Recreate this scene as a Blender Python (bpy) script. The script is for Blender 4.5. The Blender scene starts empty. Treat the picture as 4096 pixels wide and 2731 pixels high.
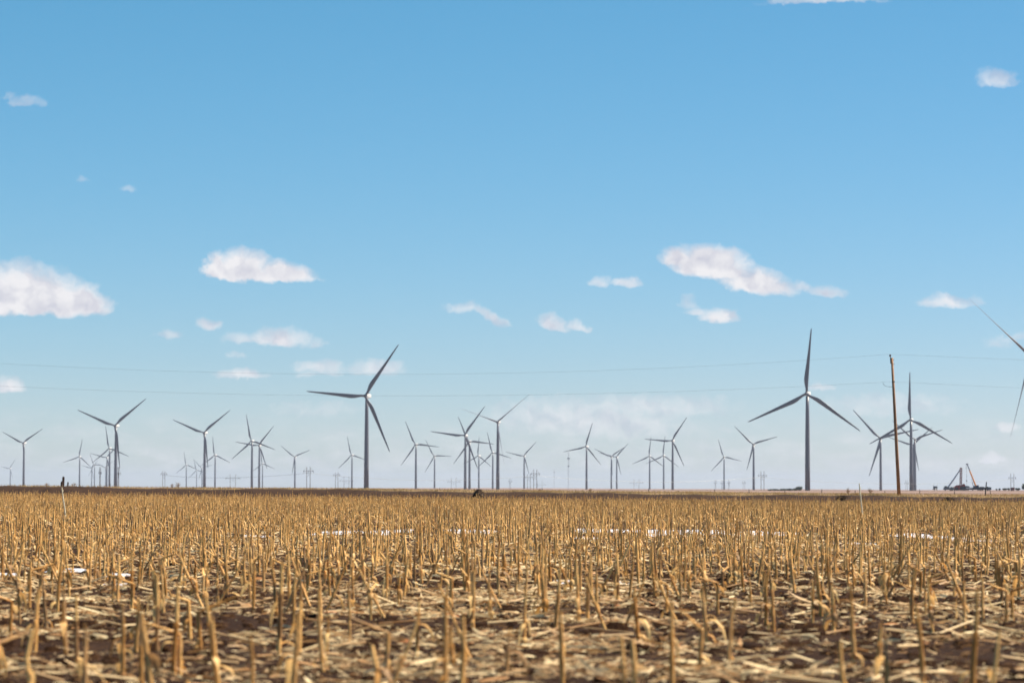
import bpy, bmesh, math, random
import numpy as np
from mathutils import Vector, Matrix
C = bpy.context.scene.collection
SC = bpy.context.scene
random.seed(7); RNG = np.random.default_rng(7)
R = math.radians

# ------------------------------------------------------------------ camera
FOC = 100.0; FP = FOC / 36.0 * 4096.0          # focal length in photo pixels
EYE = 1.2; PITCH = R(2.955); ROLL = R(0.19)
cam_d = bpy.data.cameras.new('camera'); cam = bpy.data.objects.new('camera', cam_d); C.objects.link(cam)
cam_d.lens = FOC; cam_d.sensor_width = 36; cam_d.clip_start = 0.5; cam_d.clip_end = 90000
CM = Matrix.Rotation(R(90) + PITCH, 4, 'X') @ Matrix.Rotation(ROLL, 4, 'Z')
cam.matrix_world = Matrix.Translation((0, 0, EYE)) @ CM
cam_d.dof.use_dof = True; cam_d.dof.focus_distance = 85; cam_d.dof.aperture_fstop = 2.9
SC.camera = cam
SC.cycles.use_denoising = True
SC.cycles.max_bounces = 6; SC.cycles.diffuse_bounces = 3; SC.cycles.transparent_max_bounces = 4
SC.cycles.volume_bounces = 0

def ray(px, py):
    "direction (world, y component 1) of a photo pixel"
    v = CM.to_3x3() @ Vector(((px - 2048) / FP, (1365.5 - py) / FP, -1))
    return v / v.y
def at(px, py, d):
    r = ray(px, py); return Vector((r.x * d, d, EYE + r.z * d))
def azel(px, py):
    r = ray(px, py); return math.atan2(r.x, r.y), math.atan2(r.z, math.hypot(r.x, r.y))

# ------------------------------------------------------------------ sun and world
SUN_AZ, SUN_EL = R(78), R(53)                    # clockwise from the view direction, above the horizon
sd = bpy.data.lights.new('sun', 'SUN'); sun = bpy.data.objects.new('sun', sd); C.objects.link(sun)
sd.energy = 5.0; sd.angle = R(0.53); sd.color = (1.0, .90, .72)
sv = Vector((math.sin(SUN_AZ) * math.cos(SUN_EL), math.cos(SUN_AZ) * math.cos(SUN_EL), math.sin(SUN_EL)))
sun.rotation_euler = sv.to_track_quat('Z', 'Y').to_euler()
SC.view_settings.view_transform = 'Standard'; SC.view_settings.look = 'None'
SC.view_settings.exposure = 1.12; SC.view_settings.gamma = 1.0

W = bpy.data.worlds.new('World'); SC.world = W; W.use_nodes = True
nt = W.node_tree; N = nt.nodes; L = nt.links; N.clear()
def nd(tree, typ, **kw):
    n = tree.nodes.new(typ)
    for k, v in kw.items(): setattr(n, k, v)
    return n
def mth(op, a, b=None, c=None, clamp=False, tree=None):
    t = tree or nt
    n = t.nodes.new('ShaderNodeMath'); n.operation = op; n.use_clamp = clamp
    for i, v in enumerate((a, b, c)):
        if v is None: continue
        if isinstance(v, (int, float)): n.inputs[i].default_value = v
        else: t.links.new(v, n.inputs[i])
    return n.outputs[0]
SKY_K = 0.0502
out = nd(nt, 'ShaderNodeOutputWorld'); bgS = nd(nt, 'ShaderNodeBackground'); bgS.inputs[1].default_value = SKY_K
sky = nd(nt, 'ShaderNodeTexSky', sky_type='NISHITA'); sky.sun_disc = False
sky.sun_elevation = SUN_EL; sky.sun_rotation = SUN_AZ; sky.altitude = 1200
sky.air_density = 1.0; sky.dust_density = 0.3; sky.ozone_density = 2.0
tc = nd(nt, 'ShaderNodeTexCoord'); sep = nd(nt, 'ShaderNodeSeparateXYZ'); L.new(tc.outputs['Generated'], sep.inputs[0])
az = mth('ARCTAN2', sep.outputs[0], sep.outputs[1])
el = mth('ARCSINE', sep.outputs[2])
# clouds: wind-shaped cumulus at fixed directions of the sky, edges broken by noise
cmb = nd(nt, 'ShaderNodeCombineXYZ'); L.new(az, cmb.inputs[0]); L.new(el, cmb.inputs[1])
def noise(vec, scale, detail, rough=.55, dim='3D'):
    n = nd(nt, 'ShaderNodeTexNoise'); n.inputs['Scale'].default_value = scale; n.inputs['Detail'].default_value = detail
    n.inputs['Roughness'].default_value = rough; L.new(vec, n.inputs['Vector']); return n
warp = noise(cmb.outputs[0], 150, 4, .6)
wv = nd(nt, 'ShaderNodeVectorMath', operation='SUBTRACT'); L.new(warp.outputs['Color'], wv.inputs[0]); wv.inputs[1].default_value = (.5, .5, .5)
ws = nd(nt, 'ShaderNodeVectorMath', operation='MULTIPLY'); L.new(wv.outputs[0], ws.inputs[0]); ws.inputs[1].default_value = (.0110, .0055, 0)
wp = nd(nt, 'ShaderNodeVectorMath', operation='ADD'); L.new(cmb.outputs[0], wp.inputs[0]); L.new(ws.outputs[0], wp.inputs[1])
s2 = nd(nt, 'ShaderNodeSeparateXYZ'); L.new(wp.outputs[0], s2.inputs[0]); waz, wel = s2.outputs[0], s2.outputs[1]
# (centre x, base y, half width, height, depth below base, opacity, slope) in photo px, turned into sky directions
K = 4096 / 2352
CL = [(60,705,190,118,22,1,.06), (-30,700,130,112,22,1,0), (170,705,95,70,20,1,.05), (560,634,95,72,16,1,.02), (500,628,36,60,16,1,0), (655,634,95,42,14,.95,.06), (250,700,70,30,14,.22,.1),
 (1635,620,122,68,24,1,.12), (1560,600,52,38,16,.9,0), (1740,655,110,50,22,.9,.16), (1900,672,54,24,12,.62,.1), (1840,660,50,22,14,.5,.2), (1380,650,34,24,14,.55,0), (1437,650,42,22,10,.6,0),
 (1650,728,60,28,14,.75,.05), (1582,695,36,34,20,.42,.2), (1600,720,40,18,8,.6,.1), (1060,708,66,18,14,.52,-.05), (1125,730,56,24,14,.58,.45), (1270,748,46,34,14,.62,.3), (1320,752,36,24,10,.6,.1),
 (640,782,90,40,16,.72,.02), (560,782,60,26,12,.5,0), (720,790,50,22,10,.45,0), (480,748,38,22,16,.6,0), (388,770,48,18,10,.5,0), (542,816,36,16,10,.42,.1),
 (740,846,95,26,18,.54,0), (870,848,90,30,18,.58,0), (552,864,72,20,10,.66,0), (705,864,45,14,8,.4,0), (20,892,58,36,12,.7,0), (60,240,60,34,14,.42,0), (25,225,44,24,12,.34,0),
 (2290,190,66,40,18,.55,0), (2270,170,50,26,12,.3,0), (1900,4,190,22,10,.55,0), (2175,696,80,26,14,.68,0), (2240,690,30,22,14,.4,.2), (190,416,22,24,14,.33,0), (302,434,36,18,10,.36,0),
 (1880,890,44,14,10,.5,0), (2300,786,60,34,18,.36,0), (2345,775,40,24,14,.4,0), (2310,984,48,16,10,.55,0), (2282,1054,44,20,8,.7,0), (1670,984,40,12,8,.28,0), (1350,970,330,80,50,.52,.05), (1480,935,290,44,40,.48,.0),
 (2050,930,240,46,40,.40,0), (740,940,190,34,30,.34,0), (1395,812,26,12,8,.14,0), (1290,858,26,12,8,.14,0), (1780,695,44,16,12,.16,.2), (350,600,60,16,12,.06,0), (795,996,34,10,8,.4,0)]
def angpx(n): return n * K / FP
acc = None
for cx, cy, rx, ht, dn, op, sl in CL:
    a0, e0 = azel(cx * K, cy * K)
    dx = mth('MULTIPLY', mth('SUBTRACT', waz, a0), 1 / angpx(rx))
    e1 = mth('SUBTRACT', wel, e0)
    if sl: e1 = mth('ADD', e1, mth('MULTIPLY', mth('SUBTRACT', waz, a0), sl))
    dz = mth('MAXIMUM', mth('MULTIPLY', e1, 1 / angpx(ht)), mth('MULTIPLY', e1, -1 / angpx(dn)))
    d2 = mth('ADD', mth('MULTIPLY', dx, dx), mth('MULTIPLY', dz, dz))
    f = mth('MULTIPLY', mth('SUBTRACT', 1.15, d2), op, clamp=True)
    acc = f if acc is None else mth('MAXIMUM', acc, f)
nA = noise(wp.outputs[0], 250, 6, .58)
dens = mth('SUBTRACT', mth('MULTIPLY', acc, 1.28), mth('MULTIPLY', nA.outputs[0], .60))
# low hazy cumulus bank near the horizon, thinning upward
stretch = nd(nt, 'ShaderNodeVectorMath', operation='MULTIPLY'); L.new(cmb.outputs[0], stretch.inputs[0]); stretch.inputs[1].default_value = (1, 2.6, 1)
nB = noise(stretch.outputs[0], 70, 6, .6)
lowm = mth('MULTIPLY', mth('SUBTRACT', 1.0, mth('ABSOLUTE', mth('DIVIDE', mth('SUBTRACT', el, R(.55)), R(1.15)))), 1.0, clamp=True)
low = mth('MULTIPLY', mth('MULTIPLY', mth('SUBTRACT', nB.outputs[0], .42), 3.6, clamp=True), mth('MULTIPLY', lowm, .48))
alpha = mth('MAXIMUM', mth('MULTIPLY', dens, 1.25, clamp=True), low)
alpha = mth('MULTIPLY', alpha, mth('GREATER_THAN', el, 0.0))
# cloud light and shade painted into the colour: sun side whiter, far side greyer
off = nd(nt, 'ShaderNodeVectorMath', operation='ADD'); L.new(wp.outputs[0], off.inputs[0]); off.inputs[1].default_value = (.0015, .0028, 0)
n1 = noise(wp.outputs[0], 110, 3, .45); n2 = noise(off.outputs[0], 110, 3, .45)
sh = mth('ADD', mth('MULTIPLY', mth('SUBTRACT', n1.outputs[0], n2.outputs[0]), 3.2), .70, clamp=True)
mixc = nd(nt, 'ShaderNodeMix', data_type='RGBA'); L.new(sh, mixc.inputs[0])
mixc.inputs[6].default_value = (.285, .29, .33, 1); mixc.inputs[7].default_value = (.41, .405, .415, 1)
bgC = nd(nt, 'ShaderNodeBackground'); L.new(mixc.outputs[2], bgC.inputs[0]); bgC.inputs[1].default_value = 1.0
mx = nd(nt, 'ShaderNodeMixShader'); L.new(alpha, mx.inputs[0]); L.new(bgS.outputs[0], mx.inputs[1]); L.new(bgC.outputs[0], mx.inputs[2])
sc_ = nd(nt, 'ShaderNodeSeparateColor'); cc_ = nd(nt, 'ShaderNodeCombineColor'); L.new(sky.outputs[0], sc_.inputs[0])   # colour grade of the whole sky: clearer, less red
L.new(mth('MULTIPLY', mth('POWER', mth('MULTIPLY', sc_.outputs[0], .1), 1.5), 9.58), cc_.inputs[0])
L.new(mth('MULTIPLY', mth('POWER', mth('MULTIPLY', sc_.outputs[1], .1), .86), 8.28), cc_.inputs[1]); L.new(mth('MULTIPLY', sc_.outputs[2], 1.07), cc_.inputs[2])
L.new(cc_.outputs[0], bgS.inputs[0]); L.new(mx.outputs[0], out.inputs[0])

# ------------------------------------------------------------------ helpers
def tag(o, label=None, cat=None, group=None, kind=None):
    for k, v in (('label', label), ('category', cat), ('group', group), ('kind', kind)):
        if v: o[k] = v
    return o
def link(name, me, mat=None, parent=None, smooth=False):
    if mat: me.materials.append(mat)
    if smooth: me.polygons.foreach_set('use_smooth', [True] * len(me.polygons))
    o = bpy.data.objects.new(name, me); C.objects.link(o); o.parent = parent; return o
def empty(name, loc, rz=0):
    o = bpy.data.objects.new(name, None); C.objects.link(o); o.location = loc; o.rotation_euler = (0, 0, rz); return o
def copy_tree(o, parent=None):
    c = o.copy(); C.objects.link(c); c.parent = parent
    for ch in list(o.children): copy_tree(ch, c)
    return c
class MB:
    "collects shapes into one mesh"
    def __init__(s): s.v = []; s.f = []
    def add(s, v, f):
        n = len(s.v); s.v += [tuple(p) for p in v]; s.f += [tuple(i + n for i in q) for q in f]
    def box(s, c, h, rot=None):
        c = Vector(c); v = []
        for x in (-1, 1):
            for y in (-1, 1):
                for z in (-1, 1):
                    p = Vector((x * h[0], y * h[1], z * h[2]))
                    if rot is not None: p = rot @ p
                    v.append(c + p)
        s.add(v, [(0,1,3,2), (4,6,7,5), (0,4,5,1), (2,3,7,6), (0,2,6,4), (1,5,7,3)])
    def tube(s, pts, rad, seg=8, cap=True):
        pts = [Vector(p) for p in pts]
        rad = rad if isinstance(rad, (list, tuple)) else [rad] * len(pts)
        v = []; f = []
        t0 = (pts[-1] - pts[0]).normalized()
        ref = Vector((0, 0, 1)) if abs(t0.z) < .9 else Vector((1, 0, 0))
        for i, p in enumerate(pts):
            t = (pts[min(i + 1, len(pts) - 1)] - pts[max(i - 1, 0)]).normalized()
            a = t.cross(ref).normalized(); b = t.cross(a)
            for k in range(seg):
                q = 2 * math.pi * k / seg; v.append(p + (a * math.cos(q) + b * math.sin(q)) * rad[i])
        for i in range(len(pts) - 1):
            for k in range(seg):
                k2 = (k + 1) % seg; f.append((i * seg + k, i * seg + k2, (i + 1) * seg + k2, (i + 1) * seg + k))
        if cap: f.append(tuple(range(seg))[::-1]); f.append(tuple(range((len(pts) - 1) * seg, len(pts) * seg)))
        s.add(v, f)
    def prism(s, outline, y0, y1):
        "outline in x,z extruded along y"
        n = len(outline)
        v = [(x, y0, z) for x, z in outline] + [(x, y1, z) for x, z in outline]
        f = [tuple(range(n)), tuple(range(n, 2 * n))[::-1]] + [(i, i + n, (i + 1) % n + n, (i + 1) % n) for i in range(n)]
        s.add(v, f)
    def wheel(s, c, r, w, seg=16):
        s.tube([Vector(c) - Vector((0, w / 2, 0)), Vector(c) + Vector((0, w / 2, 0))], r, seg)
    def build(s, name, mat, parent=None, smooth=False):
        me = bpy.data.meshes.new(name); me.from_pydata(s.v, [], s.f)
        bm = bmesh.new(); bm.from_mesh(me); bmesh.ops.recalc_face_normals(bm, faces=bm.faces); bm.to_mesh(me); bm.free()
        return link(name, me, mat, parent, smooth)
def np_mesh(name, V, F, mat, parent=None, smooth=False):
    "V (n,3), F (m,4) quads -> mesh, fast"
    me = bpy.data.meshes.new(name); m = len(F)
    me.vertices.add(len(V)); me.vertices.foreach_set('co', np.asarray(V, np.float32).ravel())
    me.loops.add(m * 4); me.loops.foreach_set('vertex_index', np.asarray(F, np.int32).ravel())
    me.polygons.add(m); me.polygons.foreach_set('loop_start', np.arange(0, m * 4, 4, dtype=np.int32))
    me.update(calc_edges=True); return link(name, me, mat, parent, smooth)

# ------------------------------------------------------------------ materials
def material(name, col, rough=.6, var=.0, scale=5.0, col2=None, metal=0, bump=0, spec=.4, trans=0, island=0, objrand=0):
    m = bpy.data.materials.new(name); m.use_nodes = True; t = m.node_tree; b = t.nodes['Principled BSDF']
    b.inputs['Roughness'].default_value = rough; b.inputs['Metallic'].default_value = metal
    b.inputs['Specular IOR Level'].default_value = spec
    co = t.nodes.new('ShaderNodeTexCoord'); n = t.nodes.new('ShaderNodeTexNoise'); n.inputs['Scale'].default_value = scale; n.inputs['Detail'].default_value = 5
    t.links.new(co.outputs['Object'], n.inputs['Vector'])
    c2 = col2 or tuple(max(0, c * (1 - var)) for c in col)
    mx = t.nodes.new('ShaderNodeMix'); mx.data_type = 'RGBA'
    fac = n.outputs[0]
    fac = mth('MULTIPLY', mth('SUBTRACT', fac, .32, tree=t), 2.8, clamp=True, tree=t)
    if island or objrand:
        g = t.nodes.new('ShaderNodeNewGeometry'); oi = t.nodes.new('ShaderNodeObjectInfo')
        r = mth('FRACT', mth('ADD', g.outputs['Random Per Island'], oi.outputs['Random'], tree=t), tree=t)
        fac = mth('ADD', mth('MULTIPLY', fac, 1 - island, tree=t), mth('MULTIPLY', r, island, tree=t), clamp=True, tree=t)
    if island and name != 'evergreen_leaf':
        m3 = t.nodes.new('ShaderNodeMix'); m3.data_type = 'RGBA'; t.links.new(mth('LESS_THAN', mth('FRACT', mth('MULTIPLY', r, 7.31, tree=t), tree=t), .15, tree=t), m3.inputs[0])
        m3.inputs[7].default_value = (.36, .20, .085, 1); t.links.new(mx.outputs[2], m3.inputs[6]); cout = m3.outputs[2]
    else: cout = mx.outputs[2]
    t.links.new(fac, mx.inputs[0]); mx.inputs[6].default_value = (*col, 1); mx.inputs[7].default_value = (*c2, 1)
    t.links.new(cout, b.inputs['Base Color'])
    if bump:
        bp = t.nodes.new('ShaderNodeBump'); bp.inputs['Strength'].default_value = bump; t.links.new(n.outputs[0], bp.inputs['Height']); t.links.new(bp.outputs[0], b.inputs['Normal'])
    if trans:
        tl = t.nodes.new('ShaderNodeBsdfTranslucent'); t.links.new(cout, tl.inputs[0])
        ms = t.nodes.new('ShaderNodeMixShader'); ms.inputs[0].default_value = trans
        t.links.new(b.outputs[0], ms.inputs[1]); t.links.new(tl.outputs[0], ms.inputs[2]); t.links.new(ms.outputs[0], t.nodes['Material Output'].inputs[0])
    return m
M = {}
M['turbine'] = material('turbine_paint', (.12, .12, .145), .35, .10, .15)
M['hubwhite'] = material('nacelle_paint', (.62, .62, .62), .4, .08, .5)
M['stalk'] = material('stalk_straw', (.31, .122, .020), .6, scale=9, col2=(1.0, .585, .21), island=.65, spec=.3)
M['leaf'] = material('leaf_straw', (.48, .195, .028), .55, scale=6, col2=(1.0, .68, .30), island=.7, trans=.38, spec=.3)
M['litter'] = material('litter_straw', (.34, .13, .026), .6, scale=14, col2=(1.0, .81, .49), island=.85, trans=.28, spec=.3)
M['redleaf'] = material('weathered_leaf', (.30, .09, .025), .6, scale=9, col2=(.42, .2, .06), island=.6)
M['pale'] = material('pale_straw', (.80, .70, .52), .5, .15, 12, trans=.2)
M['snow'] = material('snow', (.47, .47, .53), .7, .05, 3)
M['grass'] = material('dry_grass_blade', (.36, .24, .10), .7, scale=.5, col2=(.56, .40, .19), island=.5, trans=.2)
M['weed'] = material('dead_twig', (.30, .18, .10), .8, .3, 5)
M['brush'] = material('brush_pile', (.09, .05, .028), .9, .5, 5)
M['polewood'] = material('pole_wood', (.33, .18, .10), .8, scale=3, col2=(.22, .115, .065), bump=.2)
M['postwood'] = material('post_wood', (.05, .025, .02), .9, .5, 8, bump=.3)
M['steel'] = material('dark_steel', (.03, .03, .035), .5, .3, 4)
M['galv'] = material('galvanised_wire', (.16, .17, .18), .5, .2, 2, metal=.3)
M['porcelain'] = material('insulator_glaze', (.05, .02, .035), .2, .2, 8)
M['pylon'] = material('pylon_wood', (.12, .075, .07), .8, .3, .2)
M['evergreen'] = material('evergreen_leaf', (.018, .030, .018), .8, .5, .6, island=.5)
M['grey'] = material('grey_paint', (.14, .15, .165), .4, .2, .6)
M['boomgrey'] = material('boom_paint', (.40, .42, .47), .4, .15, .4)
M['orange'] = material('orange_paint', (.62, .22, .02), .4, .15, .4)
M['navy'] = material('navy_paint', (.03, .035, .07), .4, .2, .5)
M['red'] = material('red_paint', (.26, .03, .025), .5, .25, .5)
M['rust'] = material('rust_red_siding', (.22, .07, .045), .8, .25, .8)
M['rubber'] = material('tyre_rubber', (.02, .02, .02), .8, .2, 3)
M['glass'] = material('cab_glass', (.03, .04, .05), .05, .1, 1, spec=.8)
M['chrome'] = material('bright_metal', (.8, .8, .8), .12, .05, 1, metal=1)
M['white'] = material('white_paint', (.7, .7, .7), .4, .12, .8)

def ground_mat(name, cols, scales, thr=(.42, .62), bump=.4):
    m = bpy.data.materials.new(name); m.use_nodes = True; t = m.node_tree; b = t.nodes['Principled BSDF']
    b.inputs['Roughness'].default_value = .95; b.inputs['Specular IOR Level'].default_value = .1
    co = t.nodes.new('ShaderNodeTexCoord')
    col = None
    for (c, sc, th) in zip(cols[1:], scales, thr):
        n = t.nodes.new('ShaderNodeTexNoise'); n.inputs['Scale'].default_value = sc; n.inputs['Detail'].default_value = 8; n.inputs['Roughness'].default_value = .65
        t.links.new(co.outputs['Object'], n.inputs['Vector'])
        f = mth('MULTIPLY', mth('SUBTRACT', n.outputs[0], th, tree=t), 9, clamp=True, tree=t)
        mx = t.nodes.new('ShaderNodeMix'); mx.data_type = 'RGBA'; t.links.new(f, mx.inputs[0])
        if col is None: mx.inputs[6].default_value = (*cols[0], 1)
        else: t.links.new(col, mx.inputs[6])
        mx.inputs[7].default_value = (*c, 1); col = mx.outputs[2]
    t.links.new(col, b.inputs['Base Color'])
    bp = t.nodes.new('ShaderNodeBump'); bp.inputs['Strength'].default_value = bump; bp.inputs['Distance'].default_value = .05
    t.links.new(n.outputs[0], bp.inputs['Height']); t.links.new(bp.outputs[0], b.inputs['Normal'])
    return m
M['soil'] = ground_mat('field_soil', [(.024, .010, .005), (.045, .021, .010), (.24, .125, .042)], (3.0, 26.0), (.5, .60), .8)
M['bank'] = ground_mat('bank_soil', [(.040, .022, .015), (.022, .012, .008), (.085, .050, .028)], (1.1, 6.0), (.52, .58), .8)
M['verge'] = ground_mat('verge_soil', [(.20, .13, .07), (.27, .18, .09), (.14, .09, .05)], (.6, 5.0), (.5, .56))
M['plain'] = ground_mat('far_plain', [(.20, .135, .115), (.25, .175, .14), (.15, .10, .085)], (.004, .02), (.5, .56))

# ------------------------------------------------------------------ terrain
CREST_X = np.array([-1500, 0, 600, 1200, 1800, 2200, 2750, 3350, 4096, 5600.])
CREST_Z = np.array([1.30, 1.25, 1.15, 1.10, 1.04, .96, .91, .82, .77, .70])
def sm(a, b, x):
    t = np.clip((x - a) / (b - a), 0, 1); return t * t * (3 - 2 * t)
def terrain(x, y):
    x = np.asarray(x, float); y = np.asarray(y, float)
    px = 2048 + x / 226 * FP
    zc = np.interp(px, CREST_X, CREST_Z)
    near = .03 * np.sin(x * .9 + y * .35) * np.sin(y * .8) * (y < 90) + np.clip(zc - .87, .0, .6) * sm(100, 212, y)
    wob = .05 * np.sin(x * .31) + .035 * np.sin(x * .93 + 1) + .02 * np.sin(x * 2.7)
    gh = np.interp(px, [600, 2600], [.02, .13])
    zf = np.clip(zc - .87, .0, .6)
    scarp = zf + (zc - gh + wob - zf) * sm(217, 221.0, y + .4 * np.sin(x * .5))
    up = scarp + (gh - wob) * sm(221.0, 232, y)
    z = np.where(y < 216, near, up)
    fall = sm(238, 300, y)
    z = z * (1 - fall)
    far = sm(5000, 12000, y) * (1.6 * np.sin(x / 610 + 1) + 1.3 * np.sin(x / 233 + 2.) + 1.4 * np.sin(y / 900.)) 
    z = z + np.maximum(far, -.3)
    z = z + 2.0 * np.exp(-((x - 420) / 190.) ** 2 - ((y - 2130) / 200.) ** 2) * .45
    return z
def tz(x, y): return float(terrain(x, y))
def ground_sheet(name, ys, nx, mat, hw):
    ys = np.asarray(ys, float); u = np.linspace(-1, 1, nx)
    Y = np.repeat(ys, nx); X = np.concatenate([u * hw(y) for y in ys]); Z = terrain(X, Y)
    V = np.stack([X, Y, Z], 1); i = np.arange(len(ys) - 1)[:, None] * nx + np.arange(nx - 1)[None]
    i = i.ravel(); F = np.stack([i, i + 1, i + nx + 1, i + nx], 1)
    return tag(np_mesh(name, V, F, M[mat], smooth=True), kind='structure')
HW = lambda y: 70 + max(0, y) * .62
ground_sheet('stubble_field', list(np.arange(-60, 10, 5)) + list(np.arange(10, 90, .5)) + list(np.arange(90, 216.1, 2)), 401, 'soil', HW)
ground_sheet('dirt_bank', np.arange(216, 223.1, .25), 1201, 'bank', HW)
ground_sheet('grass_verge', list(np.arange(223, 240, 1)) + list(np.arange(240, 305, 5)), 601, 'verge', HW)
ground_sheet('plain', list(300 * np.power(30000 / 300., np.linspace(0, 1, 150))), 301, 'plain', lambda y: 256 + max(0, y - 300) * .45)

# ------------------------------------------------------------------ wind turbines
def blade_mesh(Lb, pitch_add=0):
    st = [0, .02, .05, .10, .16, .22, .32, .45, .6, .75, .88, .95, .985, 1.0]
    ch = [2.0, 2.0, 2.1, 2.7, 3.5, 3.75, 3.35, 2.75, 2.15, 1.65, 1.2, .95, .65, .15]
    th = [1.0, 1.0, .92, .62, .42, .33, .26, .22, .19, .17, .16, .15, .15, .15]
    tw = [16, 16, 16, 15, 13, 11, 8, 5, 3, 2, 1, 0, 0, 0]
    V = []; F = []; n = 14
    for s, c, t, w in zip(st, ch, th, tw):
        z = 1.2 + s * (Lb - 1.2); a = R(w + pitch_add)
        offc = -.5 * c + .95 if s > .06 else 0.0
        bend = -1.2 * s * s
        for k in range(n):
            q = 2 * math.pi * k / n
            x = math.cos(q) * c / 2 + (offc if s > .06 else 0); y = math.sin(q) * c * t / 2 * (1 - .35 * math.cos(q) * (-1))
            V.append((x * math.cos(a) - y * math.sin(a), x * math.sin(a) + y * math.cos(a) + bend, z))
    for i in range(len(st) - 1):
        for k in range(n):
            k2 = (k + 1) % n; F.append((i * n + k, i * n + k2, (i + 1) * n + k2, (i + 1) * n + k))
    mb = MB(); mb.add(V, F + [tuple(range((len(st) - 1) * n, len(st) * n))]); return mb
HUBZ = 80.0; OVER = 4.2
def make_turbine(pitch):
    root = empty('wind_turbine', (0, 0, 0))
    t = MB(); t.tube([(0, 0, -1), (0, 0, 20), (0, 0, 45), (0, 0, 66), (0, 0, 78.2)], [2.15, 2.05, 1.85, 1.55, 1.32], 28)
    for z, r in ((20, 2.07), (45, 1.87), (66, 1.57)): t.tube([(0, 0, z - .12), (0, 0, z + .12)], r + .03, 28)
    tw = t.build('tower', M['turbine'], root, True)
    d = MB(); d.prism([(-.5, .6), (.5, .6), (.5, 3.0), (-.5, 3.0)], -2.2, -2.05); d.build('door', M['grey'], tw)
    n = MB()  # nacelle: lofted rounded box from behind the rotor to the tail
    secs = [(-2.6, 1.25, 1.3, 0), (-1.6, 1.65, 1.6, .1), (3.0, 1.75, 1.75, .2), (6.5, 1.7, 1.7, .25), (7.8, 1.3, 1.35, .3)]
    V = []; F = []; k = 16
    for y, w, h, o in secs:
        for j in range(k):
            q = 2 * math.pi * j / k; cx, cz = math.cos(q), math.sin(q)
            V.append((math.copysign(abs(cx) ** .5, cx) * w, y, HUBZ + o + math.copysign(abs(cz) ** .5, cz) * h))
    for i in range(len(secs) - 1):
        for j in range(k): F.append((i * k + j, i * k + (j + 1) % k, (i + 1) * k + (j + 1) % k, (i + 1) * k + j))
    F += [tuple(range(k)), tuple(range(4 * k, 5 * k))]
    n.add(V, F); n.box((0, 6.2, HUBZ + 2.3), (.9, .12, .35)); n.build('nacelle', M['hubwhite'], root)
    h = MB(); h.tube([(0, -2.7, HUBZ), (0, -3.3, HUBZ), (0, -4.6, HUBZ), (0, -5.6, HUBZ), (0, -6.2, HUBZ)], [1.3, 1.65, 1.6, 1.0, .2], 18)
    h.build('hub', M['turbine'], root, True)
    for i in range(3):
        b = blade_mesh(54, pitch).build('blade', M['turbine'], root, True)
        b.location = (0, -OVER, HUBZ)
    return root
protos = {}
def fit_rotor(hub, tips):
    best = None
    for psi in np.arange(6, 62, 2):
        cp = math.cos(R(psi))
        for ph in np.arange(0, 120, 1.0):
            e = 0; Ls = []
            for tx, ty in tips:
                dx, dy = tx - hub[0], hub[1] - ty
                an = min(((ph + 120 * k) for k in range(3)), key=lambda a: abs(((math.degrees(math.atan2(dx / cp, dy)) - a + 180) % 360) - 180))
                ux, uy = cp * math.sin(R(an)), math.cos(R(an)); l = (dx * ux + dy * uy) / (ux * ux + uy * uy); Ls.append((l, ux, uy, dx, dy))
            m = sum(l[0] for l in Ls) / len(Ls)
            for l, ux, uy, dx, dy in Ls: e += (m * ux - dx) ** 2 + (m * uy - dy) ** 2
            e += (abs(psi - 22) * m * .0025) ** 2 * len(tips)
            if best is None or e < best[0]: best = (e, psi, ph, m)
    return best[1], best[2], best[3]
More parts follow.
